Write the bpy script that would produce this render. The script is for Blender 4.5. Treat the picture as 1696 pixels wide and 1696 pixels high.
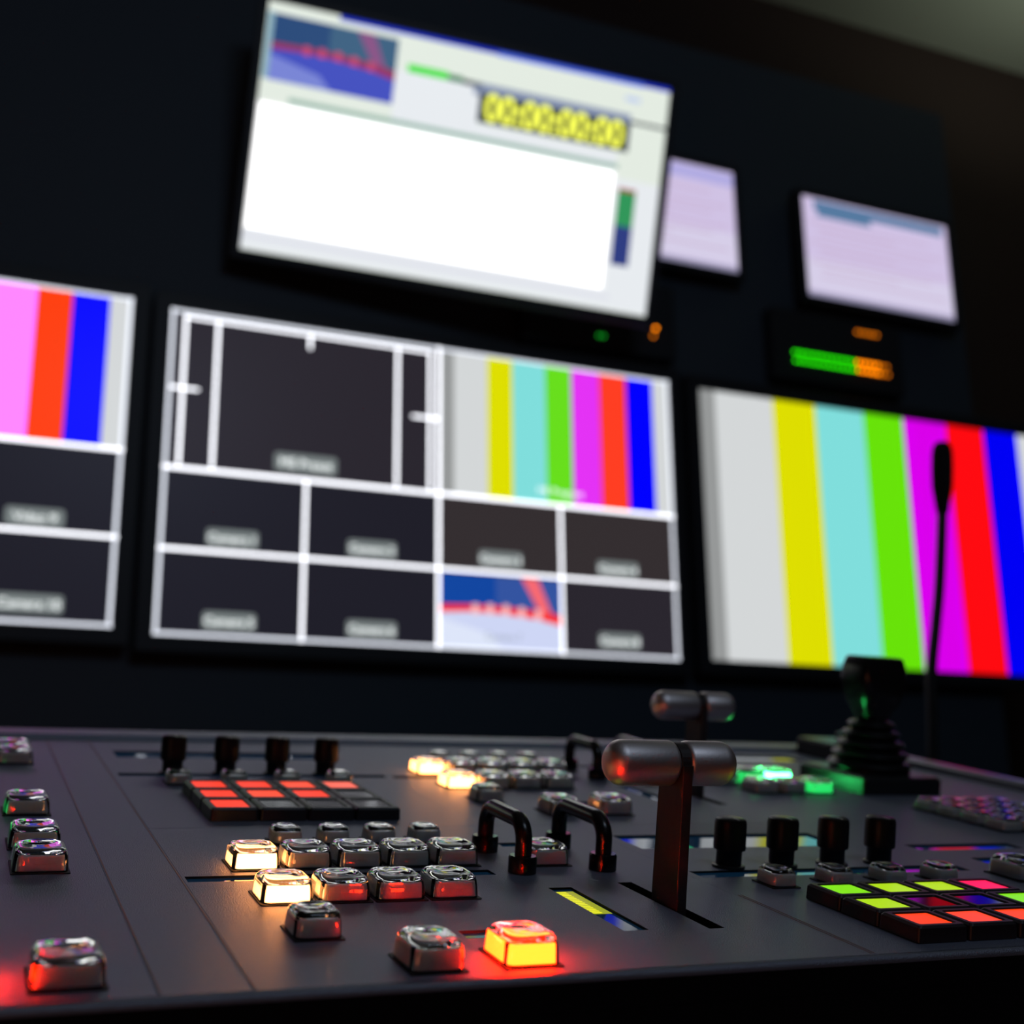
import bpy, bmesh, math, random
from mathutils import Vector, Matrix

for o in list(bpy.data.objects):
    bpy.data.objects.remove(o)
SC = bpy.context.scene
COL = SC.collection
U = 0.105                       # one layout unit in metres
TILT = math.radians(11.44)      # slope of the control panels
CAMZ = 0.85
ct, st = math.cos(TILT), math.sin(TILT)

# ------------------------------------------------------------------ camera
cam = bpy.data.cameras.new('camera')
cam_ob = bpy.data.objects.new('camera', cam)
COL.objects.link(cam_ob)
R = Matrix(((0.916378, -0.08827, -0.39046),
            (-0.40016, -0.228987, -0.887377),
            (-0.011082, 0.969419, -0.24516)))
cam_ob.matrix_world = Matrix.Translation((0, 0, CAMZ)) @ R.to_4x4()
cam.sensor_width = 36.0
cam.lens = 36.0 * 2110.0 / 1696.0
cam.clip_start = 0.01
cam.clip_end = 60
cam.dof.use_dof = True
cam.dof.focus_distance = 4.25 * U
cam.dof.aperture_fstop = 9.4
SC.camera = cam_ob

# ------------------------------------------------------------------ world and lights
world = bpy.data.worlds.new('world')
SC.world = world
world.use_nodes = True
world.node_tree.nodes['Background'].inputs[0].default_value = (0.35, 0.5, 0.7, 1)
world.node_tree.nodes['Background'].inputs[1].default_value = 0.0015


def area_light(name, loc, target, size, power, colour, spread=180):
    l = bpy.data.lights.new(name, 'AREA')
    l.shape = 'RECTANGLE'
    l.size, l.size_y = size
    l.energy = power
    l.color = colour
    l.spread = math.radians(spread)
    o = bpy.data.objects.new(name, l)
    COL.objects.link(o)
    o.location = loc
    d = Vector(target) - Vector(loc)
    o.rotation_euler = d.to_track_quat('-Z', 'Y').to_euler()
    return o


# warm fill light added behind the operator to tint the button fronts
area_light('warm_fill', (-1.25, -0.75, 0.58), (0.25, 0.5, 0.8), (0.7, 0.3), 1.6, (1.0, 0.30, 0.14))
# cool, weak fill added overhead to lift the dark rack
area_light('overhead_fill', (0.6, -1.0, 2.6), (0.9, 2.2, 1.3), (0.9, 0.5), 5.0, (0.62, 0.78, 1.0))
# dim lamp washing the ceiling over the right-hand end of the room
area_light('ceiling_wash', (2.9, 1.9, 2.5), (2.85, 2.0, 3.27), (0.6, 0.4), 1.7, (0.9, 1.0, 0.8), 120)

SC.view_settings.view_transform = 'Standard'
SC.view_settings.look = 'None'
SC.view_settings.gamma = 1
SC.view_settings.exposure = 0
SC.view_settings.use_curve_mapping = False
SC.cycles.sample_clamp_indirect = 120.0


# ------------------------------------------------------------------ materials
MATS = {}


def mat(name, base=(.1, .1, .1), rough=.5, metal=0., spec=.5, emit=None, es=1., trans=0., ior=1.45, bump=None, coat=0.):
    if name in MATS:
        return MATS[name]
    m = bpy.data.materials.new(name)
    m.use_nodes = True
    nt = m.node_tree
    b = nt.nodes['Principled BSDF']
    b.inputs['Base Color'].default_value = (*base, 1)
    b.inputs['Roughness'].default_value = rough
    b.inputs['Metallic'].default_value = metal
    b.inputs['Specular IOR Level'].default_value = spec
    b.inputs['IOR'].default_value = ior
    b.inputs['Transmission Weight'].default_value = trans
    b.inputs['Coat Weight'].default_value = coat
    if emit:
        b.inputs['Emission Color'].default_value = (*emit, 1)
        b.inputs['Emission Strength'].default_value = es
    if bump:
        scale, strength, dist = bump
        tc = nt.nodes.new('ShaderNodeTexCoord')
        nz = nt.nodes.new('ShaderNodeTexNoise')
        nz.inputs['Scale'].default_value = scale
        nz.inputs['Detail'].default_value = 3
        bp = nt.nodes.new('ShaderNodeBump')
        bp.inputs['Strength'].default_value = strength
        bp.inputs['Distance'].default_value = dist
        nt.links.new(tc.outputs['Object'], nz.inputs['Vector'])
        nt.links.new(nz.outputs['Fac'], bp.inputs['Height'])
        nt.links.new(bp.outputs['Normal'], b.inputs['Normal'])
    MATS[name] = m
    return m


def glow(name, rgb, k=1.):
    """light-giving pixels of a display"""
    return mat(name, base=(.01, .01, .01), rough=.3, spec=.2, emit=rgb, es=k)


def srgb(r, g, b):
    f = lambda c: c / 12.92 if c <= .04045 else ((c + .055) / 1.055) ** 2.4
    return tuple(f(c / 255.) for c in (r, g, b))


PANEL = mat('panel_paint', (.25, .262, .345), .44, .5, .5, bump=(2200, .8, .0006))
LIP = mat('lip_paint', (.23, .245, .30), .42, .5, .5, bump=(2200, .6, .0005))
BLACK = mat('black_plastic', (.012, .012, .013), .38)
SATIN = mat('satin_black', (.010, .009, .010), .24)
RUBBER = mat('knob_rubber', (.008, .008, .009), .38, 0, .3)
VOID = mat('slot_black', (.004, .004, .005), .6)
HOUSE = mat('housing_black', (.006, .006, .007), .55, 0, .25)
KEYB = mat('key_body', (.020, .016, .018), .42)
ALU = mat('brushed_aluminium', (.80, .72, .71), .48, 1., bump=(900, .12, .0003))
ARM = mat('lever_black', (.030, .024, .024), .45)
GLASS = mat('clear_acrylic', (1, 1, 1), .02, 0, .5, trans=1., ior=1.54)
WINDOW = mat('smoked_window', (.010, .013, .018), .07, 0, .6, emit=(.06, .42, 1.), es=.022)
CORE = mat('button_core_plain', (.80, .76, .75), .45)
_b = CORE.node_tree.nodes['Principled BSDF']       # milky plastic that lets a neighbour's light through
_b.inputs['Subsurface Weight'].default_value = .85
_b.inputs['Subsurface Radius'].default_value = (1., .55, .35)
_b.inputs['Subsurface Scale'].default_value = .009
MARKC = mat('core_print', (.85, .75, .72), .5)
AMBER = mat('button_core_amber', (.8, .7, .5), .5, emit=(1., .35, .092), es=12.)
REDY = mat('button_core_red_yellow', (.8, .4, .2), .5, emit=(1., .0108, .0006), es=88.)
GREEN = mat('button_core_green', (.4, .8, .5), .5, emit=(.05, 1., .22), es=32.)
GREEND = mat('button_core_green_dim', (.4, .8, .5), .5, emit=(.02, 1., .18), es=.8)
CASE = mat('monitor_case', (.022, .026, .034), .5)
RACK = mat('rack_black', (.05, .07, .095), .6)
WALL = mat('wall_paint', (.06, .035, .03), .8)
CEIL = mat('ceiling_paint', (.42, .44, .38), .9)
CARPET = mat('carpet_floor', (.03, .03, .034), .95, bump=(400, .6, .002))
DESK = mat('desk_laminate', (.02, .019, .02), .45)


# ------------------------------------------------------------------ mesh builder
class MB:
    def __init__(self):
        self.v, self.f, self.m, self.s, self.mats = [], [], [], [], []

    def mi(self, m):
        if m not in self.mats:
            self.mats.append(m)
        return self.mats.index(m)

    def face(self, pts, m, smooth=False):
        i = len(self.v)
        self.v += [tuple(p) for p in pts]
        self.f.append(tuple(range(i, i + len(pts))))
        self.m.append(self.mi(m)); self.s.append(smooth)

    def box(self, x0, x1, y0, y1, z0, z1, m):
        P = [(x0, y0, z0), (x1, y0, z0), (x1, y1, z0), (x0, y1, z0), (x0, y0, z1), (x1, y0, z1), (x1, y1, z1), (x0, y1, z1)]
        for q in ((3, 2, 1, 0), (4, 5, 6, 7), (0, 1, 5, 4), (1, 2, 6, 5), (2, 3, 7, 6), (3, 0, 4, 7)):
            self.face([P[k] for k in q], m)

    def loops(self, rings, m, closed=True, smooth=True, caps=True):
        """rings: list of equal-length point lists"""
        i0 = len(self.v); n = len(rings[0])
        for r in rings:
            self.v += [tuple(p) for p in r]
        k = self.mi(m)
        for a in range(len(rings) - 1):
            for j in range(n if closed else n - 1):
                j2 = (j + 1) % n
                self.f.append((i0 + a * n + j, i0 + a * n + j2, i0 + (a + 1) * n + j2, i0 + (a + 1) * n + j))
                self.m.append(k); self.s.append(smooth)
        if caps:
            self.f.append(tuple(i0 + j for j in reversed(range(n)))); self.m.append(k); self.s.append(smooth and caps == 2)
            e = i0 + (len(rings) - 1) * n
            self.f.append(tuple(e + j for j in range(n))); self.m.append(k); self.s.append(smooth and caps == 2)

    def lathe(self, prof, m, n=32, axis='z', centre=(0, 0, 0), smooth=True, flute=0, fl=0):
        rings = []
        for r, h in prof:
            ring = []
            for j in range(n):
                a = 2 * math.pi * j / n
                rr = r * (1 - (flute if fl and (j % fl) == 0 else 0))
                c, s = rr * math.cos(a), rr * math.sin(a)
                if axis == 'z': p = (c, s, h)
                elif axis == 'x': p = (h, c, s)
                else: p = (s, h, c)
                ring.append((p[0] + centre[0], p[1] + centre[1], p[2] + centre[2]))
            rings.append(ring)
        self.loops(rings, m, smooth=smooth)

    def tube(self, path, r, m, n=16):
        rings = []
        path = [Vector(p) for p in path]
        ref = Vector((1, 0, 0))
        for i, p in enumerate(path):
            d = (path[min(i + 1, len(path) - 1)] - path[max(i - 1, 0)]).normalized()
            a = ref - d * ref.dot(d)
            if a.length < 1e-4: a = Vector((0, 1, 0))
            a.normalize(); b = d.cross(a)
            rr = r[i] if isinstance(r, (list, tuple)) else r
            rings.append([p + a * rr * math.cos(t) + b * rr * math.sin(t) for t in [2 * math.pi * j / n for j in range(n)]])
        self.loops(rings, m)

    def build(self, name, parent=None, loc=None, rot=None, angle=40, recalc=True):
        me = bpy.data.meshes.new(name)
        me.from_pydata(self.v, [], self.f)
        for m in self.mats:
            me.materials.append(m)
        for p, k, s in zip(me.polygons, self.m, self.s):
            p.material_index = k; p.use_smooth = s
        bm = bmesh.new(); bm.from_mesh(me)
        bmesh.ops.remove_doubles(bm, verts=bm.verts, dist=1e-6)
        if recalc: bmesh.ops.recalc_face_normals(bm, faces=bm.faces)
        lim = math.radians(angle)
        for e in bm.edges:
            if len(e.link_faces) == 2 and e.calc_face_angle(0) > lim:
                e.smooth = False
        bm.to_mesh(me); bm.free()
        return link(name, me, parent, loc, rot)


def link(name, me, parent=None, loc=None, rot=None):
    o = bpy.data.objects.new(name, me)
    COL.objects.link(o)
    if parent: o.parent = parent
    if loc is not None: o.location = loc
    if rot is not None: o.rotation_euler = rot
    return o


def rrect(w, d, r, z, n=6, cx=0, cy=0):
    """rounded rectangle ring, w x d, corner radius r at height z"""
    r = min(r, w / 2 - 1e-6, d / 2 - 1e-6)
    out = []
    for sx, sy, a0 in ((1, 1, 0), (-1, 1, 90), (-1, -1, 180), (1, -1, 270)):
        for k in range(n + 1):
            a = math.radians(a0 + 90 * k / n)
            out.append((cx + sx * (w / 2 - r) + r * math.cos(a), cy + sy * (d / 2 - r) + r * math.sin(a), z))
    return out


def tag(o, label=None, cat=None, group=None, kind=None):
    for k, v in (('label', label), ('category', cat), ('group', group), ('kind', kind)):
        if v: o[k] = v
    return o


def empty(name, loc, rot=(0, 0, 0)):
    o = bpy.data.objects.new(name, None)
    o.empty_display_size = .05
    COL.objects.link(o); o.location = loc; o.rotation_euler = rot
    return o


def W(x, y, z):
    """layout units measured from the camera, square to the monitor wall -> metres"""
    return Vector((x * U, y * U, z * U + CAMZ))


def PW(x, y, h=0):
    """point on the sloping control surface -> metres"""
    q = (x, y * ct - (h - 1) * st, y * st + (h - 1) * ct)
    return W(*q)


# ------------------------------------------------------------------ room
def struct(name, bm):
    return tag(bm.build(name), kind='structure')


RX0, RX1, RY0, RY1, RZ1 = -22, 36, -22, 26, 23.0
RZ0 = -CAMZ / U
def wbox(m, x0, x1, y0, y1, z0, z1):
    b = MB(); a = W(x0, y0, z0); c = W(x1, y1, z1)
    b.box(a.x, c.x, a.y, c.y, a.z, c.z, m); return b
struct('floor', wbox(CARPET, RX0 - 1, RX1 + 1, RY0 - 1, RY1 + 1, RZ0 - 1, RZ0))
struct('ceiling', wbox(CEIL, RX0 - 1, RX1 + 1, RY0 - 1, RY1 + 1, RZ1, RZ1 + 1))
struct('wall_back', wbox(WALL, RX0 - 1, RX1 + 1, RY1, RY1 + 1, RZ0, RZ1))
struct('wall_front', wbox(WALL, RX0 - 1, RX1 + 1, RY0 - 1, RY0, RZ0, RZ1))
struct('wall_left', wbox(WALL, RX0 - 1, RX0, RY0, RY1, RZ0, RZ1))
struct('wall_right', wbox(WALL, RX1, RX1 + 1, RY0, RY1, RZ0, RZ1))

# monitor cabinet: the black rack front that carries the screens
rack = empty('monitor_rack', W(6, 22.5, RZ0))
def rel(root, x0, x1, y0, y1, z0, z1, m, name, **k):
    b = MB(); a = W(x0, y0, z0) - root.location; c = W(x1, y1, z1) - root.location
    b.box(a.x, c.x, a.y, c.y, a.z, c.z, m); return b.build(name, root, **k)
rel(rack, -11, 20.82, 21.3, 24.2, RZ0, 16.85, RACK, 'cabinet_body')
rel(rack, -11, 20.82, 21.12, 21.3, RZ0 + .9, 16.85, RACK, 'front_panel')
rel(rack, -10.9, 20.7, 21.2, 21.3, RZ0, RZ0 + .9, CASE, 'plinth')
tag(rack, 'tall black equipment rack wall carrying all the monitors behind the console', 'rack')

# desk below the console
dz = -1.22
desk = empty('desk', W(3, 6, RZ0))
rel(desk, -4.5, 11.5, 2.4, 12.5, dz - .3, dz, DESK, 'desk_top')
for lx in (-4, 10.6):
    for ly in (3.2, 11.4):
        rel(desk, lx, lx + .5, ly, ly + .5, RZ0, dz - .3, DESK, 'leg')
tag(desk, 'dark laminate desk beneath the sloping control console', 'desk')

# ------------------------------------------------------------------ displays
L = .0002      # metres between successive layers of screen graphics


def screen(name, w, h, parent, layers, loc=(0, 0, 0)):
    """layers: (u0,u1,v0,v1,material,level) or ('poly',[(u,v)..],material,level), v measured downwards; screen faces -Y"""
    b = MB()
    for l in layers:
        if l[0] == 'poly':
            pts, m, k = l[1], l[2], l[3]
        else:
            u0, u1, v0, v1, m, k = l
            pts = [(u0, v1), (u1, v1), (u1, v0), (u0, v0)]
        b.face([((u - .5) * w, -L * k, (.5 - v) * h) for u, v in pts], m)
    me = bpy.data.meshes.new(name)
    me.from_pydata(b.v, [], b.f)
    for m in b.mats: me.materials.append(m)
    for p, k in zip(me.polygons, b.m): p.material_index = k
    o = link(name, me, parent, loc)
    return o


def text_mesh(name, s, size, m, parent, loc, squeeze=1.0, thick=0.):
    cu = bpy.data.curves.new(name, 'FONT')
    cu.body = s; cu.size = size; cu.align_x = 'CENTER'; cu.align_y = 'CENTER'
    cu.offset = thick
    tmp = bpy.data.objects.new(name + '_tmp', cu)
    COL.objects.link(tmp)
    dg = bpy.context.evaluated_depsgraph_get()
    me = bpy.data.meshes.new_from_object(tmp.evaluated_get(dg))
    bpy.data.objects.remove(tmp); bpy.data.curves.remove(cu)
    me.materials.clear(); me.materials.append(m)
    me.transform(Matrix.Diagonal((squeeze, 1, 1, 1)))
    return link(name, me, parent, loc, (math.pi / 2, 0, 0))


def monitor(name, x, y, z, w, h, layers, label, group=None, rot=(0, 0, 0), bez=.28, depth=.32, bot=None):
    """flat screen whose picture is centred at layout x,y,z"""
    root = empty(name, W(x, y, z), rot)
    w *= U; h *= U; bz = bez * U; d = depth * U; bb = (bot or bez) * U
    b = MB()
    n = 4
    ring = lambda s, yy: [(p[0], yy, p[1] + (bz - bb) / 2) for p in [(q[0], q[1]) for q in rrect(w + 2 * bz - s, h + bz + bb - s, .006, 0, n)]]
    b.loops([ring(.03, d), ring(0, d - .012), ring(0, -.004), ring(.004, -.006)], CASE, caps=False, smooth=False)
    # back and the frame around the glass
    b.face(list(reversed(ring(.03, d))), CASE)
    o = b.build('casing', root)
    f = MB()
    x0, x1, z0, z1 = -w / 2 - bz + .002, w / 2 + bz - .002, -h / 2 - bb + .002, h / 2 + bz - .002
    for q in ((x0, x1, h / 2, z1), (x0, x1, z0, -h / 2), (x0, -w / 2, -h / 2, h / 2), (w / 2, x1, -h / 2, h / 2)):
        f.box(q[0], q[1], -.006, .002, q[2], q[3], CASE)
    f.build('bezel', root)
    s = screen('screen', w, h, root, [(0, 1, 0, 1, glow('screen_black', srgb(30, 29, 38)), 0)] + layers, (0, -.0005, 0))
    tag(root, label, 'monitor', group)
    return root, s, w, h


# --- colours of the bars
BG = glow('bar_grey', srgb(150, 152, 152)); BW = glow('bar_white', srgb(212, 215, 216))
BY = glow('bar_yellow', srgb(222, 222, 0)); BC = glow('bar_cyan', srgb(128, 222, 220))
BGR = glow('bar_green', srgb(104, 226, 8)); BM = glow('bar_magenta', srgb(218, 0, 238))
BR = glow('bar_red', srgb(255, 10, 16)); BB = glow('bar_blue', srgb(0, 0, 245))
LINE = glow('grid_line', (.93, .94, 1.), 2.3)
LINED = glow('grid_line_outer', (.86, .9, 1.), 1.35)
CAPT = glow('caption_pill', srgb(122, 130, 130)); CAPTX = glow('caption_text', (.9, .94, .94), 1.35)
BARS = [(0, .040, BG), (.040, .184, BW), (.184, .295, BY), (.295, .423, BC), (.423, .533, BGR), (.533, .655, BM), (.655, .766, BR), (.766, .868, BB), (.868, 1, BW)]
# softer version used inside a multiviewer window
MM = glow('pane_magenta', srgb(228, 50, 245)); MR = glow('pane_red', srgb(255, 62, 34)); MBL = glow('pane_blue', srgb(0, 0, 255))
MG = glow('pane_green', srgb(104, 222, 28))
PB = [(.500, .530, BG), (.530, .598, BW), (.598, .651, BY), (.651, .721, BC), (.721, .778, MG), (.778, .840, MM), (.840, .901, MR), (.901, .962, MBL), (.962, 1, BW)]
LP = [(0, .30, BW), (.30, .42, BY), (.42, .54, BC), (.54, .67, MG), (.67, .845, glow('left_magenta', srgb(248, 112, 255), 1.5)), (.845, .902, glow('left_red', srgb(255, 62, 0))), (.902, .963, MBL), (.963, 1, BW)]


def hl(v, u0=0, u1=1, t=.0085, m=LINE, k=8): return (u0, u1, v - t / 2, v + t / 2, m, k)
def vl(u, v0=0, v1=1, t=.0052, m=LINE, k=8): return (u - t / 2, u + t / 2, v0, v1, m, k)


DARKC = glow('cell_dark', srgb(31, 30, 40)); DARKW = glow('cell_dark_warm', srgb(52, 46, 48)); DARKM = glow('cell_dark_mid', srgb(42, 38, 46))


def pill(u, v, wu, hv):
    pts = []
    for sx, sy, a0 in ((1, -1, -90), (1, 1, 0), (-1, 1, 90), (-1, -1, 180)):
        for q in range(4):
            a = math.radians(a0 + 30 * q)
            pts.append((u + sx * (wu / 2 - .006) + .006 * math.cos(a), v + sy * (hv / 2 - .010) + .010 * math.sin(a)))
    return ('poly', pts[::-1], CAPT, 3)


def picture(u0, u1, v0, v1, night):
    """blurred view of an arena: stands, red boards with lamps, pale floor"""
    lerp = lambda a, b: (u0 + (u1 - u0) * a, v0 + (v1 - v0) * b)
    if night:
        c = dict(st=(38, 72, 120), st2=(60, 96, 128), rd=(150, 48, 98), pk=(196, 72, 110), fl=(66, 78, 190), fl2=(120, 132, 212), bm=(136, 82, 132))
    else:
        c = dict(st=(18, 70, 160), st2=(52, 84, 160), rd=(250, 50, 50), pk=(255, 190, 190), fl=(206, 214, 245), fl2=(222, 230, 250), bm=(245, 105, 115))
    g = lambda k: glow('arena_%s_%s' % ('night' if night else 'day', k), srgb(*c[k]))
    P = lambda pts, k, lv: ('poly', [lerp(*p) for p in pts], g(k), lv + 2)
    out = [P([(0, .62), (.45, .62), (.45, 0), (0, 0)], 'st', 1), P([(.45, .62), (1, .62), (1, 0), (.45, 0)], 'st2', 1),
           P([(0, 1), (1, 1), (1, .60), (.8, .53), (.5, .48), (.25, .47), (0, .50)], 'fl', 2),
           P([(0, 1), (.50, 1), (.40, .8), (0, .62)], 'fl2', 3),
           P([(0, .54), (.25, .51), (.5, .52), (.8, .57), (1, .64), (1, .50), (.8, .45), (.5, .42), (.25, .42), (0, .44)], 'rd', 4),
           P([(.82, .50), (.92, .50), (.80, 0), (.66, 0)], 'bm', 3)]
    for q, e in ((.28, .47), (.40, .46), (.53, .46), (.66, .48), (.80, .50)):
        out.append(P([(q - .025, e + .07), (q + .025, e + .07), (q + .025, e - .07), (q - .025, e - .07)], 'pk', 5))
    return out


# --- centre multiviewer
lay = []
cells = [((0, .5, 0, .5), DARKM), ((0, .25, .5, .745), DARKC), ((.25, .5, .5, .745), DARKC), ((.5, .75, .5, .745), DARKW), ((.75, 1, .5, .745), DARKW),
         ((0, .25, .745, 1), DARKC), ((.25, .5, .745, 1), DARKC), ((.75, 1, .745, 1), DARKM)]
for c, m in cells: lay.append((*c, m, 1))
for a, b, m in PB: lay.append((a, b, .01, .5, m, 1))
lay += picture(.503, .747, .755, .992, False)
lay += [hl(.006, m=LINED), hl(.994, m=LINED), vl(.004, m=LINED), vl(.996, m=LINED), hl(.5, t=.011, k=9), hl(.745, t=.0095, k=9),
        vl(.499, 0, 1, .0058, k=10), vl(.249, .5, 1, k=10), vl(.748, .5, 1, k=10),
        vl(.0265, .015, .49), vl(.083, .02, .49), vl(.417, .02, .49), vl(.4815, .02, .49), hl(.022, .026, .482, .008, k=9),
        vl(.2495, .02, .070, k=10), hl(.2515, .004, .054, k=10), hl(.250, .446, .499, k=10)]
caps = [(.248, .451, .110, .050, 'ME Preset'), (.749, .455, .100, .042, 'ME Program'),
        (.124, .705, .086, .046, 'Camera 1'), (.373, .703, .088, .046, 'Camera 2'), (.623, .703, .084, .046, 'Camera 3'), (.870, .705, .086, .046, 'Camera 4'),
        (.1245, .953, .087, .046, 'Camera 5'), (.3745, .954, .089, .046, 'Camera 6'), (.627, .953, .064, .04, 'Camera 7'), (.8695, .948, .087, .046, 'Camera 8')]
for u, v, a, b, s in caps:
    if s not in ('ME Program', 'Camera 7'): lay.append(pill(u, v - .003, a * 1.03, b * 1.14))
WX, WY, WZ, WW, WH = 7.706, 20.77, 5.945, 9.72, 5.60
mon, scr, w, h = monitor('multiview_monitor', WX, WY, WZ, WW, WH, lay,
    'wide monitor in the middle showing a white grid of dark camera windows and colour bars', 'large monitors along the rack')
for u, v, a, b, s in caps:
    text_mesh('caption', s, b * h * .80, CAPTX if s != 'Camera 7' else glow('caption_grey', srgb(150, 158, 170)), scr, ((u - .5) * w, -L * 11, (.5 - v) * h), 1.0)

# --- left multiviewer (runs out of the frame)
lay = []
for a, b, m in LP: lay.append((a, b, .01, .478, m, 1))
lay += [hl(.006, m=LINED), hl(.994, m=LINED), vl(.004, m=LINED), vl(.996, m=LINED), hl(.478, t=.0105, k=9), hl(.738, t=.0095, k=9), vl(.5, .478, 1, k=10), vl(.25, .478, 1, k=10), vl(.75, .478, 1, k=10)]
lay.append((0, 1, .478, 1, DARKC, 1))
caps = [(.870, .701, .088, .046, 'Video 9'), (.872, .946, .100, .046, 'Camera 10')]
for u, v, a, b, s in caps: lay.append(pill(u, v - .003, a * 1.03, b * 1.14))
mon, scr, w, h = monitor('multiview_monitor', 2.215 - WW / 2, WY, 6.02, WW, WH, lay,
    'leftmost wide monitor with pink, red and blue bars over dark camera windows', 'large monitors along the rack')
for u, v, a, b, s in caps:
    text_mesh('caption', s, b * h * .80, CAPTX, scr, ((u - .5) * w, -L * 11, (.5 - v) * h))

# --- right colour bars
lay = [(a, b, 0, 1, m, 1) for a, b, m in BARS]
monitor('bars_monitor', 13.27 + WW / 2, WY, 5.935, WW, 5.50, lay,
        'wide monitor filled with full-height colour bars behind the gooseneck microphone', 'large monitors along the rack')

# --- upper playout monitor, tipped down towards the operators
UWH = glow('ui_white', (1.0, 1.0, 1.0), 2.1); UP = glow('ui_pale', srgb(228, 236, 226)); UP2 = glow('ui_pale_grey', srgb(232, 236, 240))
UGR = glow('ui_grey_green', srgb(150, 182, 168)); UBL = glow('ui_blue', srgb(30, 50, 200)); UDK = glow('ui_dark', srgb(30, 42, 54))
USL = glow('ui_slate', srgb(136, 148, 176)); UGN = glow('ui_green', srgb(38, 225, 20)); UGD = glow('ui_green_dark', srgb(30, 120, 70))
UYE = glow('ui_yellow', srgb(238, 242, 84), 1.25); UNV = glow('ui_navy', srgb(48, 62, 130)); UGM = glow('ui_meter_green', srgb(50, 150, 90)); URD = glow('ui_red', srgb(170, 60, 50))
lay = [(0, 1, 0, 1, UP, 1), (.165, 1, -.0, .018, UBL, 2), (.55, .93, .004, .022, glow('ui_blue_light', srgb(80, 110, 230)), 3),
       (.002, .016, .04, .31, glow('ui_side', srgb(140, 176, 190)), 2), (.31, .52, .165, .40, UP2, 2), (.52, .88, .32, .40, UP2, 2),
       (.336, .435, .133, .166, UGN, 3), (.435, .472, .140, .166, UGD, 3), (.472, .52, .148, .168, UDK, 3),
       (.50, .905, .148, .20, USL, 3), (.516, .906, .188, .312, UDK, 4), (.905, 1, .172, .186, UDK, 4),
       (.0, .884, .398, .915, glow('ui_list', (1., 1., 1.), 1.0), 3), (.068, .885, .370, .392, UGR, 4), (.006, .876, .408, .907, UWH, 4), (.884, 1, .43, .915, UP2, 3), (0, 1, .915, .992, UP2, 3), (.0, .9, .935, .945, glow('ui_line', srgb(215, 215, 230)), 4),
       (.893, .940, .468, .482, URD, 4), (.893, .940, .482, .63, UGM, 4), (.893, .940, .63, .80, UNV, 4),
       (.885, .925, .072, .092, glow('ui_badge', srgb(190, 205, 240)), 4)]
lay += picture(.016, .308, .044, .312, True)
US = 1.165
Rw = Vector((14.4, 2.4, -7.2)) * math.pi / 180
Rm = Matrix.Rotation(Rw.length, 3, Rw.normalized())
mon, scr, w, h = monitor('playout_monitor', 6.65 * US, 16.8 * US, 10.19 * US, 6.53 * US, 3.79 * US, lay,
    'bright tilted monitor overhead with a white list and a yellow 00:00:00:00 clock', None, Rm.to_euler(), .17)
text_mesh('timecode', '00:00:00:00', .160 * h, UYE, scr, ((.711 - .5) * w, -L * 11, (.5 - .250) * h), .83, .0022)
b = MB()
b.box(-.10, .10, .0336, .045, -.08, .08, CASE); b.box(-.035, .035, .045, .080, -.035, .035, CASE)
b.build('wall_bracket', mon)

# --- two small lilac monitors
LIL = glow('page_lilac', srgb(208, 194, 228)); LIL2 = glow('page_lilac_pale', srgb(214, 206, 232)); LTB = glow('page_toolbar', srgb(86, 122, 160)); LTX = glow('page_text', srgb(196, 170, 200)); LBT = glow('page_foot', srgb(150, 146, 176)); LTV = glow('page_violet', srgb(178, 172, 226))


def page(bar):
    l = [(0, 1, 0, 1, LIL, 1), (0, 1, .62, .93, LIL2, 2), (0, 1, .945, 1, LBT, 2)]
    l += [(.08, .97, .02, .115, LTB, 2)] if bar else [(0, 1, .02, .15, LTV, 2)]
    if bar:
        l += [(.10, .46, .03, .18, LTB, 3)]
    for k, v in enumerate((.24, .30, .36, .44, .50, .56, .64, .70, .78)):
        l.append((.10 if k % 3 else .04, (.86, .62, .95)[k % 3], v, v + .014, LTX, 3))
    return l


monitor('page_monitor', 12.30, WY - .02, 12.55, 4.18, 2.34, page(False), 'small lilac-page monitor half hidden by the bright tilted monitor', 'small lilac-page monitors', bez=.16, depth=.28)
monitor('page_monitor', 18.18, WY - .02, 12.38, 4.05, 2.38, page(True), 'small lilac-page monitor with a blue top strip, standing clear at the right', 'small lilac-page monitors', bez=.16, depth=.28)

# --- LED level meters in the rack under the small monitors
LG = glow('led_green', (.02, 1., .0), 2.6); LO = glow('led_orange', (1., .23, .0), 5.); LOD = glow('led_orange_dim', (1., .23, .0), 1.7); LGD = glow('led_green_dim', (.02, 1., .06), .5)
LOFF = mat('led_off', (.02, .02, .02), .3)


def led_meter(x1, label, pattern):
    root = empty('level_meter', W(x1 - 1.2, 21.0, 9.2))
    b = MB(); b.loops([[(p[0], 0.012, p[1] + .085) for p in rrect(.36, .17, .006, 0)], [(p[0], -.022, p[1] + .085) for p in rrect(.36, .17, .006, 0)], [(p[0], -.025, p[1] + .085) for p in rrect(.354, .164, .006, 0)]], CASE, smooth=False)
    b.build('meter_body', root)
    proto = {}
    for x, z, m in pattern:
        if m.name not in proto:
            k = MB(); k.lathe([(.0034, 0.0), (.0034, -.0022), (.0022, -.0036), (.0004, -.0040)], m, 10, 'y')
            proto[m.name] = k.build('led', root)
            o = proto[m.name]
        else:
            o = proto[m.name].copy(); COL.objects.link(o)
        o.location = W(x, 21.0, z) - root.location + Vector((0, -.0245, 0))
    tag(root, label, 'level meter', 'level meters under the small monitors')


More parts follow.
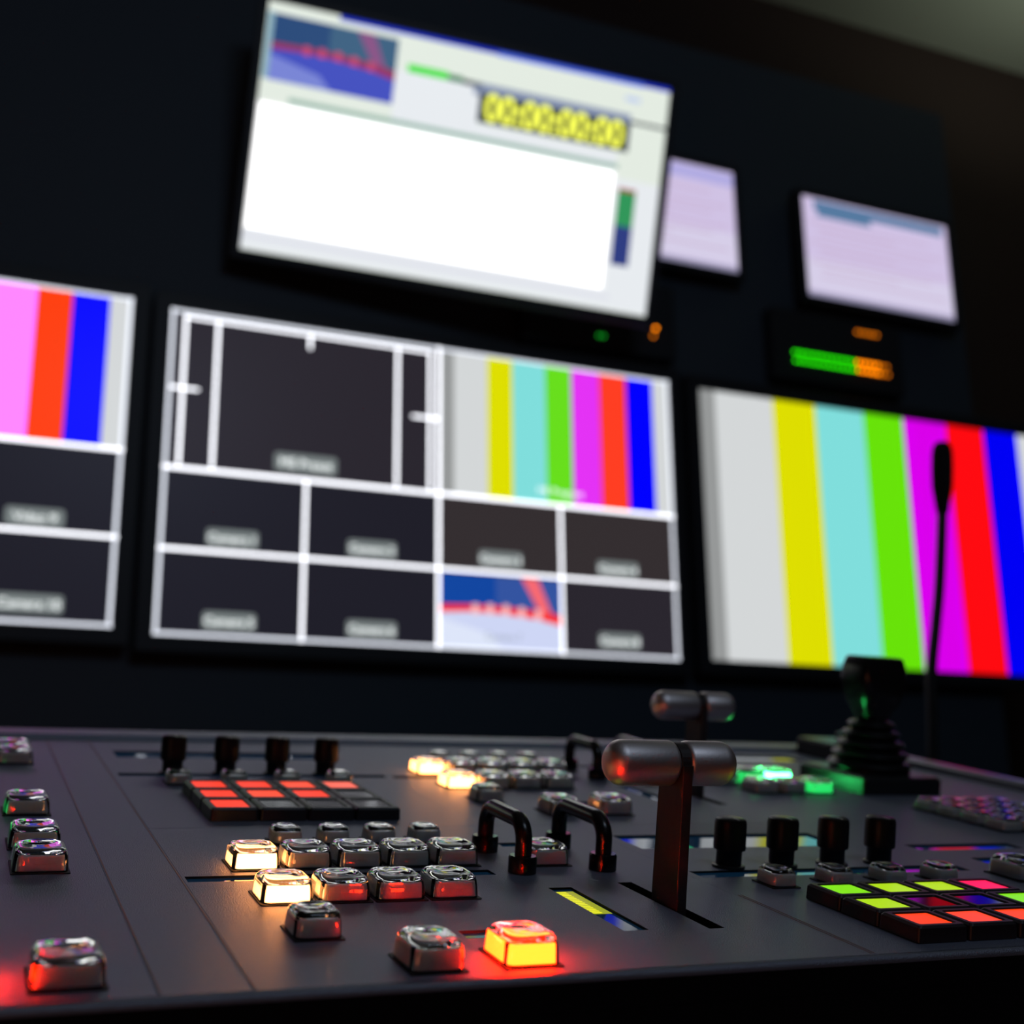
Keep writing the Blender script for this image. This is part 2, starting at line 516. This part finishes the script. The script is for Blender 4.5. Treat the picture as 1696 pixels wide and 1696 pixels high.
pat = []
for i in range(20):
    x = 15.72 + i * .127
    pat.append((x, 9.83, LG if i < 13 else (LO if i < 18 else LOD)))
    pat.append((x + .02, 9.645, LG if i < 13 else (LO if i < 18 else LOD)))
for i in range(5): pat.append((17.42 + i * .127, 10.54, LOD if i else LOD))
led_meter(18.1, 'LED level meter with two glowing green and orange rows below the right lilac monitor', pat)
led_meter(12.3, 'nearly dark LED level meter with one orange pair lit below the tilted monitor',
          [(12.34, 9.84, LO), (12.28, 9.67, LOD), (11.14, 9.49, LGD), (11.05, 9.49, LGD)])

# ------------------------------------------------------------------ console housing
PX0, PX1 = -3.0, 6.12
house = empty('console_housing', PW(0, 3, 0), (TILT, 0, 0))
def hp(x, y, hh): return (x * U, (y - 3) * U, hh * U)
b = MB()
# body: a wedge whose underside stands level on the desk
def low(y):      # panel height h at which this Y meets the desk level
    return (dz - y * st) / ct + 1
prof = [(3.099, -.10), (3.099, low(3.099) + .04), (8.05, low(8.05) + .04), (8.05, -.08), (7.7, -.078), (3.12, -.078), (3.12, -.10)]
b.loops([[hp(PX0, *p) for p in prof], [hp(6.30, *p) for p in prof]], HOUSE, smooth=False)
b.build('housing_body', house)
b = MB()
prof = [(3.118, -.022)] + [(3.116 - .018 * math.sin(math.radians(a)), -.018 + .018 * math.cos(math.radians(a))) for a in range(0, 91, 10)] + [(3.098, -.022)]
b.loops([[hp(PX0, *p) for p in prof], [hp(6.12, *p) for p in prof]], LIP)
b.build('front_lip', house)
b = MB(); b.box(hp(PX0, 0, 0)[0], hp(6.12, 0, 0)[0], (3.099 - 3) * U, (3.118 - 3) * U, -.099 * U, -.0225 * U, HOUSE)
b.build('front_fascia', house)
b = MB()
prof = [(7.72, -.07), (7.72, .0), (7.74, .03), (7.98, .03), (8.03, .0), (8.03, -.07)]
b.loops([[hp(PX0, *p) for p in prof], [hp(6.12, *p) for p in prof]], LIP, smooth=False)
b.build('back_rail', house)
b = MB()
for x0, x1 in ((6.16, 6.30), (PX0 - .16, PX0 - .02)):
    prof = [(x0, -.07), (x0, .03), (x0 + .03, .05), (x1 - .03, .05), (x1, .03), (x1, -.07)]
    b.loops([[hp(p[0], 3.03, p[1]) for p in prof], [hp(p[0], 8.02, p[1]) for p in prof]], mat('side_rail_metal', (.32, .32, .36), .35, .8), smooth=False)
    b.build('side_rail', house); b = MB()
tag(house, 'long black wedge-shaped console housing with rounded grey front lip', 'console')


# ------------------------------------------------------------------ control panels (modules)
class Module:
    def __init__(s, name, x0, x1, y0, y1, label, group='control panels set into the console'):
        g = .0006
        s.b = (x0 + g, x1 - g, y0 + .0015, y1 - .0015)
        s.o = (x0, y0)
        s.root = empty(name, PW(x0, y0, 0), (TILT, 0, 0))
        s.holes = []
        tag(s.root, label, 'control panel', group)

    def l(s, x, y, hh=0):
        return Vector(((x - s.o[0]) * U, (y - s.o[1]) * U, hh * U))

    def plate(s):
        x0, x1, y0, y1 = s.b
        xs = sorted({x0, x1, *[v for q in s.holes for v in q[:2]]}); ys = sorted({y0, y1, *[v for q in s.holes for v in q[2:4]]})
        b = MB(); t = -.055
        inh = lambda x, y: any(q[0] < x < q[1] and q[2] < y < q[3] for q in s.holes)
        for i in range(len(xs) - 1):
            for j in range(len(ys) - 1):
                if not inh((xs[i] + xs[i + 1]) / 2, (ys[j] + ys[j + 1]) / 2):
                    for hh in (0, t):
                        b.face([s.l(xs[i], ys[j], hh), s.l(xs[i + 1], ys[j], hh), s.l(xs[i + 1], ys[j + 1], hh), s.l(xs[i], ys[j + 1], hh)], PANEL)
        def side(q):
            c = [(q[0], q[2]), (q[1], q[2]), (q[1], q[3]), (q[0], q[3])]
            for k in range(4):
                a, d = c[k], c[(k + 1) % 4]
                b.face([s.l(*a, 0), s.l(*d, 0), s.l(*d, t), s.l(*a, t)], PANEL if q is s.b else VOID)
        for q in s.holes: side(q)
        # outer edge, cut where the grid cuts so that vertices meet
        for xx in (x0, x1):
            for j in range(len(ys) - 1): b.face([s.l(xx, ys[j], 0), s.l(xx, ys[j + 1], 0), s.l(xx, ys[j + 1], t), s.l(xx, ys[j], t)], PANEL)
        for yy in (y0, y1):
            for i in range(len(xs) - 1): b.face([s.l(xs[i], yy, 0), s.l(xs[i + 1], yy, 0), s.l(xs[i + 1], yy, t), s.l(xs[i], yy, t)], PANEL)
        b.build('panel_plate', s.root)

    def window(s, x0, x1, y0, y1, m=None, depth=.008):
        s.holes.append((x0, x1, y0, y1))
        b = MB(); e = .002
        b.box(0, (x1 - x0 - 2 * e) * U, 0, (y1 - y0 - 2 * e) * U, -.035 * U, -depth * U, m or WINDOW)
        return b.build('label_window', s.root, s.l(x0 + e, y0 + e))

    def slot(s, x0, x1, y0, y1):
        s.holes.append((x0, x1, y0, y1))
        b = MB()
        b.box(0, (x1 - x0) * U, 0, (y1 - y0) * U, -.070 * U, -.056 * U, VOID)
        b.build('slot_floor', s.root, s.l(x0, y0))


CACHE = {}


def cap_mesh(w, d, h):
    """hollow clear acrylic key cap: tapered walls, rounded shoulders, dished top, air inside"""
    b = MB()
    r = .034 * U
    W_, D_, H_ = w * U, d * U, h * U
    st_ = [(1.0, .0), (1.0, .14), (.975, .50), (.945, .72), (.90, .87), (.83, .96), (.74, 1.0), (.66, .99)]
    rings = [rrect(W_ - (1 - k) * W_, D_ - (1 - k) * W_, r + (1 - k) * W_ * .25, z * H_, 5) for k, z in st_]
    for k, z in ((.5, .945), (.34, .908), (.18, .888), (.05, .882)):
        rings.append(rrect(W_ * k, D_ - (1 - k) * D_, r * k * 1.3, z * H_, 5))
    b.loops(rings, GLASS, caps=2)
    # air cavity, wound the other way round
    wi, di = W_ - .022 * U, D_ - .018 * U
    inner = [rrect(wi, di, r * .55, .04 * H_, 5), rrect(wi * .975, di * .975, r * .55, .60 * H_, 5), rrect(wi * .945, di * .955, r * .5, .73 * H_, 5), rrect(wi * .90, di * .92, r * .4, .76 * H_, 5)]
    b.loops([list(reversed(q)) for q in inner], GLASS, caps=2)
    return b


def core_mesh(w, d, h, m, mark=True):
    b = MB()
    W_, D_, H_ = w * U * .84, d * U * .87, h * U * .70
    r = .012 * U
    b.loops([rrect(W_, D_, r, .004 * U, 3), rrect(W_ * .97, D_ * .97, r, H_ * .92, 3), rrect(W_ * .93, D_ * .94, r, H_, 3)], m, smooth=False)
    if mark:
        y = -D_ / 2 - .0012 * U + .0006 * U
        a, c, t = .022 * U, .015 * U, .0020 * U
        z0 = .012 * U
        for q in ((-a, a, z0 + c - t, z0 + c), (-a, -a + t, z0, z0 + c), (a - t, a, z0, z0 + c)):
            b.box(q[0], q[1], y, y + .003 * U, q[2], q[3], MARKC)
    return b


def base_mesh(w, d):
    b = MB()
    b.loops([rrect(w * U + .009 * U, d * U + .009 * U, .006 * U, .0, 3), rrect(w * U + .009 * U, d * U + .009 * U, .006 * U, .0035 * U, 3)], VOID, smooth=False)
    return b


def button(mod, x, y, w=.166, d=.185, h=.072, m=None, label=None):
    """x, y: left and front edge of the cap"""
    m = m or CORE
    key = (w, d, h)
    def get(k, f):
        if k not in CACHE:
            o = f().build('tmp', recalc=k[0] != 'cap'); CACHE[k] = o.data; o.data.name = str(k[0]); bpy.data.objects.remove(o)
        return CACHE[k]
    o = link('push_button', get(('cap',) + key, lambda: cap_mesh(w, d, h)), mod.root, mod.l(x + w / 2, y + d / 2, .0045))
    link('button_core', get(('core', m.name) + key, lambda: core_mesh(w, d, h, m, m is CORE)), o)
    link('button_base', get(('base',) + key, lambda: base_mesh(w, d)), o, (0, 0, -.0043 * U))
    if label: o['label'] = label
    return o


def knob(mod, x, y, label=None):
    b = MB()
    b.lathe([(.050, .010), (.050, .062), (.052, .066), (.062, .070), (.0635, .078), (.0625, .172), (.058, .186), (.050, .191), (.003, .190)], RUBBER, 48)
    b.v = [(p[0] * U, p[1] * U, p[2] * U) for p in b.v]
    # flutes round the grip
    v = []
    for p in b.v:
        if .071 * U < p[2] < .175 * U:
            a = math.atan2(p[1], p[0]); k = 1 - .025 * (0.5 + 0.5 * math.cos(24 * a)); v.append((p[0] * k, p[1] * k, p[2]))
        else: v.append(p)
    b.v = v
    o = b.build('rotary_knob', mod.root, mod.l(x, y))
    c = MB(); c.lathe([(.064 * U, .0005 * U), (.064 * U, .010 * U), (.058 * U, .0125 * U), (.045 * U, .0125 * U)], BLACK, 32)
    c.build('knob_collar', o)
    p = MB(); p.box(-.004 * U, .004 * U, -.055 * U, -.018 * U, -.0 + .1895 * U, .1915 * U, mat('pointer_paint', (.5, .5, .5), .5))
    p.build('pointer', o)
    return o


def display_key(mod, x, y, w, d, m, h=.055, label=None):
    b = MB()
    W_, D_, H_ = w * U, d * U, h * U
    r = .010 * U
    cx, cy = W_ / 2, D_ / 2
    rg = lambda i, z: rrect(W_ - i * U, D_ - i * U, r, z * U, 3, cx, cy)
    b.loops([rg(.004, .001), rg(0, .004), rg(.004, h - .008), rg(.018, h), rg(.050, h), rg(.056, h - .006), rg(.058, h - .012)], KEYB, smooth=False)
    o = b.build('display_key', mod.root, mod.l(x, y))
    g = MB()
    g.loops([rrect(W_ - .064 * U, D_ - .064 * U, .006 * U, (h - .0115) * U, 3, cx, cy), rrect(W_ - .064 * U, D_ - .064 * U, .006 * U, (h - .004) * U, 3, cx, cy)], m, smooth=False)
    g.build('key_window', o)
    if label: o['label'] = label
    return o


def guard(mod, x, y0, y1):
    """black bent-rod guard arching in the depth direction over a button"""
    r, top, R_ = .031, .178, .075
    pts = [(0, 0, .0)]
    for a in range(0, 91, 10):
        t = math.radians(a); pts.append((0, R_ - R_ * math.cos(t), top - R_ + R_ * math.sin(t)))
    for a in range(0, 91, 10):
        t = math.radians(a); pts.append((0, (y1 - y0) - R_ + R_ * math.sin(t), top - R_ + R_ * math.cos(t)))
    pts.append((0, y1 - y0, 0))
    b = MB(); b.tube([(p[0] * U, p[1] * U, p[2] * U) for p in pts], r * U, SATIN, 20)
    o = b.build('guard_bar', mod.root, mod.l(x, y0, .002))
    for yy in (0, y1 - y0):
        c = MB(); c.lathe([(.052 * U, 0), (.052 * U, .052 * U), (.048 * U, .060 * U), (.030 * U, .061 * U)], SATIN, 28)
        c.build('guard_collar', o, (0, yy * U, 0))
    return o


def fader(mod, x, y):
    """T-bar: flat black lever with rounded top and a two-piece aluminium cross grip"""
    hz = .470; rr = .070
    b = MB()
    prof = [(-.085, -.045), (.085, -.045), (.078, hz)]
    for a in range(0, 181, 12):
        t = math.radians(a); prof.append((rr * math.cos(t), hz + rr * math.sin(t)))
    prof.append((-.078, hz))
    pr = lambda x_, k: [(x_ * U, p[0] * U * k, p[1] * U) for p in prof]
    b.loops([pr(-.019, .97), pr(-.017, 1), pr(.017, 1), pr(.019, .97)], ARM, smooth=False)
    o = b.build('fader_lever', mod.root, mod.l(x, y))
    for sg, ln in ((-1, .268), (1, .215)):
        g = MB()
        R_ = .076
        p = [(.03, .0185), (.058, .0185), (.067, .021), (.073, .027), (R_, .036)]
        p.append((R_, ln - .055))
        for a in range(10, 91, 10):
            t = math.radians(a); p.append((R_ - .055 + .055 * math.cos(t), ln - .055 + .055 * math.sin(t)))
        p.append((.004, ln + .003))
        g.lathe([(q[0] * U, sg * q[1] * U) for q in p], ALU, 40, 'x', (0, 0, hz * U))
        g.build('lever_grip', o)
    return o


ORW = lambda k, rgb, e: mat('key_lit_' + k, (.02, .02, .02), .3, 0, .15, emit=rgb, es=e)
K_OR = ORW('orange', (1., .05, .0), 1.1); K_RO = ORW('red_orange', (1., .065, .02), 1.1); K_GR = ORW('green', (.26, .92, .0), .85)
K_YG = ORW('yellow_green', (.50, .86, .0), .85); K_PK = ORW('pink_red', (1., .01, .085), 1.2); K_OFF = mat('key_dark_window', (.012, .012, .014), .10)
K_LR = ORW('bright_red', (1., .04, .012), 1.1); K_LC = ORW('coral', (1., .14, .09), 1.1)


def bank(mod, dx, dy, front):
    """one mix/effects bank; positions are those of the front bank shifted by dx, dy"""
    A = (lambda x, y: (x + dx, y + dy))
    lab = {0: 'glowing amber push button'}
    for i in range(4): button(mod, *A(1.155 + .1865 * i, 4.775), .116, .135, .060)
    for i in range(5): button(mod, *A(.925 + .1845 * i, 4.368), m=AMBER if i == 0 else None, label=lab.get(i))
    for i in range(4): button(mod, *A(.925 + .1845 * i, 3.908), m=AMBER if i == 0 else None, label=lab.get(i))
    button(mod, *A(.932, 3.512), .140, .165, .072)
    button(mod, *A(1.155, 3.165), .155, .190, .077)
    button(mod, *A(1.424, 3.170), .166, .195, .078, REDY if front else None, 'glowing red and yellow push button' if front else None)
    button(mod, *A(2.020, 4.340), .165, .19, .072)
    guard(mod, A(1.948, 0)[0], A(0, 4.262)[1], A(0, 4.625)[1])
    guard(mod, A(2.282, 0)[0], A(0, 4.275)[1], A(0, 4.665)[1])
    mod.window(A(.755, 0)[0], A(1.838, 0)[0], A(0, 4.238)[1], A(0, 4.318)[1])
    mod.window(A(2.06, 0)[0], A(2.21, 0)[0], A(0, 4.70)[1], A(0, 4.775)[1])
    mod.window(A(1.43, 0)[0], A(1.585, 0)[0], A(0, 3.475)[1], A(0, 3.555)[1])
    wn = mod.window(A(1.945, 0)[0], A(2.033, 0)[0], A(0, 3.478)[1], A(0, 4.03)[1])
    yl = glow('scale_led_yellow', (.80, .80, .0), 1.); yd = glow('scale_led_olive', (.30, .34, .0), 1.)
    if front:
        b = MB()
        b.box(.004 * U, .078 * U, .225 * U, .520 * U, -.0079 * U, -.0072 * U, yd)
        for k in range(14):
            b.box(.004 * U, .046 * U, (.232 + k * .0205) * U, (.245 + k * .0205) * U, -.0072 * U, -.0066 * U, yl)
        o = b.build('level_scale', wn); o['label'] = 'glowing yellow level scale'
    mod.slot(A(2.239, 0)[0], A(2.296, 0)[0], A(0, 3.461)[1], A(0, 4.076)[1])
    fader(mod, A(2.268, 0)[0], A(0, 3.765)[1])
    mod.plate()


SW = 'control panels set into the console'
m1 = Module('switcher_module', PX0 + .02, .51, 3.120, 7.70, 'leftmost control panel with a single column of clear push buttons')
for y, d in ((3.19, .20), (4.395, .20), (4.765, .20), (5.395, .20), (6.745, .20), (6.985, .20)):
    button(m1, .226, y, .174, d, .073)
button(m1, -.030, 3.19, .174, .20, .073, REDY, 'glowing red push button')
button(m1, .036, 5.395, .174, .20, .073, GREEND, 'green-lit push button')
m1.plate()

m2 = Module('blank_module', .51, .745, 3.120, 7.70, 'narrow blank panel strip right of the leftmost button column')
m2.plate()
LINEP = mat('printed_line', (.30, .12, .07), .5)
for x in (.516, .739):
    b = MB(); b.box(-.0022 * U, .0022 * U, 0, 4.55 * U, 0, .0012 * U, LINEP); b.build('printed_line', m2.root, m2.l(x, 3.13))

m3 = Module('switcher_module', .745, 2.585, 3.120, 5.13, 'front control panel with amber-lit buttons and the nearest silver-handled lever')
bank(m3, 0, 0, True)

m4 = Module('switcher_module', .745, 2.155, 5.13, 7.70, 'control panel behind the front amber rows, with red-lit keypad and four knobs')
RD = [[K_LR, K_OFF, K_OFF, K_OFF], [K_LR, K_RO, K_LR, K_OFF], [K_LR, K_LR, K_RO, K_LC]]
for j in range(3):
    for i in range(4):
        display_key(m4, 1.003 + .2045 * i + (.0 if j == 0 else .0), 5.255 + .245 * j, .198, .238, RD[j][i], label='unlit dark key' if RD[j][i] is K_OFF else 'red-lit key')
for x in (.962, 1.224, 1.486, 1.748): button(m4, x, 6.14, .116, .15, .060)
for x in (1.034, 1.296, 1.553, 1.811): knob(m4, x, 6.50)
m4.window(.83, 2.05, 7.05, 7.29)
m4.window(.775, 2.13, 6.42, 6.51)
m4.plate()

m5 = Module('switcher_module', 2.155, 3.995, 5.13, 7.70, 'rear control panel with the farther silver-handled lever and amber-lit buttons')
bank(m5, 1.41, 2.16, False)

m6 = Module('switcher_module', 2.585, 4.70, 3.120, 5.13, 'front right control panel with a green, orange and pink keypad below four knobs')
RD = [[K_OR, K_RO, K_OR, K_OFF], [K_YG, K_OFF, K_OFF, K_GR], [K_GR, K_YG, K_YG, K_PK]]
NM = {K_OR: 'orange-lit key', K_RO: 'red-orange-lit key', K_YG: 'yellow-green-lit key', K_GR: 'green-lit key', K_PK: 'pink-red-lit key', K_OFF: 'unlit dark key'}
for j in range(3):
    for i in range(4):
        display_key(m6, 2.83 + .2085 * i, 3.19 + .197 * j, .200, .191, RD[j][i], label=NM[RD[j][i]])
for x in (2.797, 3.057, 3.308, 3.560): button(m6, x, 3.915, .114, .135, .060)
button(m6, 3.945, 3.89, .166, .19, .075)
for x in (2.832, 3.078, 3.324, 3.560): knob(m6, x, 4.27)
wn = m6.window(2.645, 3.66, 4.62, 4.89)
b = MB(); b.box(.175 * U, .265 * U, .004 * U, .20 * U, -.0078 * U, -.0070 * U, glow('display_emerald', (.0, .27, .11), 1.))
b.build('display_segment', wn)['label'] = 'emerald-lit display segment'
m6.window(2.62, 3.90, 4.11, 4.215)
m6.window(3.98, 4.58, 4.495, 4.61)
m6.window(4.10, 4.48, 4.23, 4.33)
for x in (2.600, 2.613):
    b = MB(); b.box(-.0014 * U, .0014 * U, 0, .72 * U, 0, .0012 * U, LINEP); b.build('printed_line', m6.root, m6.l(x, 3.13))
m6.plate()

m7 = Module('switcher_module', 3.995, 4.70, 5.13, 7.70, 'rear control panel with green-lit buttons just left of the joystick')
for i in range(3): button(m7, 4.095 + .1845 * i, 5.94, .166, .18, .072, GREEND if i == 2 else None)
for i in range(3): button(m7, 4.045 + .183 * i, 6.27, .172, .18, .080, GREEN if i == 2 else (GREEND if i == 1 else None), ('glowing green push button' if i == 2 else None))
m7.window(4.06, 4.66, 7.27, 7.49)
m7.plate()

m8 = Module('switcher_module', 4.70, 6.12, 3.120, 5.72, 'far right control panel with a block of small clear buttons')
for j in range(4):
    for i in range(4): button(m8, 4.79 + .152 * i, 4.84 + .172 * j, .138, .150, .062)
m8.plate()

m9 = Module('blank_module', 4.70, 6.12, 5.72, 7.70, 'rear right panel carrying the joystick')
m9.window(4.76, 5.40, 7.27, 7.49)
m9.plate()

# ------------------------------------------------------------------ joystick
joy = empty('joystick', PW(5.08, 6.22, .001), (TILT, 0, 0))
def sc(b):
    b.v = [(p[0] * U, p[1] * U, p[2] * U) for p in b.v]; return b
b = MB(); b.loops([rrect(.56, .64, .03, 0), rrect(.56, .64, .03, .085), rrect(.53, .61, .03, .10)], BLACK, smooth=False); sc(b).build('joystick_base', joy)
b = MB()
prof = [(.235, .10)]
for k, (r, z) in enumerate(((.235, .135), (.215, .195), (.190, .255), (.160, .315), (.130, .370))):
    prof += [(r, z - .012), (r + .012, z), (r, z + .014), (r - .045, z + .026)]
prof += [(.07, .42), (.01, .421)]
b.lathe(prof, RUBBER, 40); sc(b).build('boot', joy)
b = MB()
b.loops([rrect(.17, .17, .05, .405, 5), rrect(.205, .19, .05, .45, 5), rrect(.265, .24, .06, .50, 5), rrect(.305, .26, .06, .56, 5), rrect(.320, .27, .05, .63, 5), rrect(.315, .265, .05, .71, 5), rrect(.275, .24, .04, .765, 5), rrect(.245, .21, .03, .775, 5)], SATIN)
sc(b).build('joystick_grip', joy)
b = MB(); b.lathe([(.022, 0), (.022, -.012), (.012, -.018), (.001, -.018)], mat('thumb_button', (.03, .03, .03), .2), 20, 'y', (-.075, -.105, .50)); sc(b).build('thumb_button', joy)
tag(joy, 'black joystick with ribbed rubber boot and flared square grip', 'joystick')

box = empty('control_box', PW(5.86, 7.44, .001), (TILT, 0, 0))
b = MB(); b.loops([rrect(.50, .5, .03, 0), rrect(.50, .5, .03, .10), rrect(.47, .47, .03, .12)], BLACK, smooth=False); sc(b).build('box_body', box)
b = MB(); b.lathe([(.07, .121), (.07, .17), (.06, .18), (.002, .18)], RUBBER, 28); sc(b).build('dial', box)
tag(box, 'small black control box behind the joystick at the console back', 'control box')

# ------------------------------------------------------------------ gooseneck microphone
mic = empty('gooseneck_microphone', W(8.15, 9.2, dz))
MZ = dz
b = MB(); b.lathe([(.55, 0), (.55, .12), (.50, .20), (.18, .24), (.12, .34), (.02, .35)], BLACK, 40); sc(b).build('microphone_base', mic)
b = MB()
ctrl = [(0, .25), (0.0, .9), (.02, 1.75), (.06, 2.2), (.10, 2.62), (.20, 3.05), (.285, 3.42), (.36, 3.85), (.415, 4.2)]
path = []
for i in range(len(ctrl) - 1):
    p0, p1, p2, p3 = ctrl[max(i - 1, 0)], ctrl[i], ctrl[i + 1], ctrl[min(i + 2, len(ctrl) - 1)]
    for k in range(6):
        t = k / 6
        q = [.5 * (2 * p1[j] + (-p0[j] + p2[j]) * t + (2 * p0[j] - 5 * p1[j] + 4 * p2[j] - p3[j]) * t * t + (-p0[j] + 3 * p1[j] - 3 * p2[j] + p3[j]) * t ** 3) for j in (0, 1)]
        path.append((q[0] * U, 0, q[1] * U))
b.tube(path, .050 * U, mat('gooseneck_black', (.010, .010, .011), .45), 16); b.build('gooseneck', mic)
b = MB()
ax = Vector((.07, -.05, 1)).normalized()
p0 = Vector((.410, 0, 4.16))
prof = [(.055, 0), (.062, .03), (.075, .12), (.098, .26), (.103, .42), (.100, .60), (.088, .665), (.060, .705), (.02, .72)]
b.tube([tuple((p0 + ax * z) * U) for r, z in prof], [r * U for r, z in prof], mat('foam_black', (.008, .008, .008), .95, bump=(700, .8, .001)), 24)
b.build('windscreen', mic)
tag(mic, 'slim black gooseneck microphone upright before the colour-bar monitor', 'microphone')
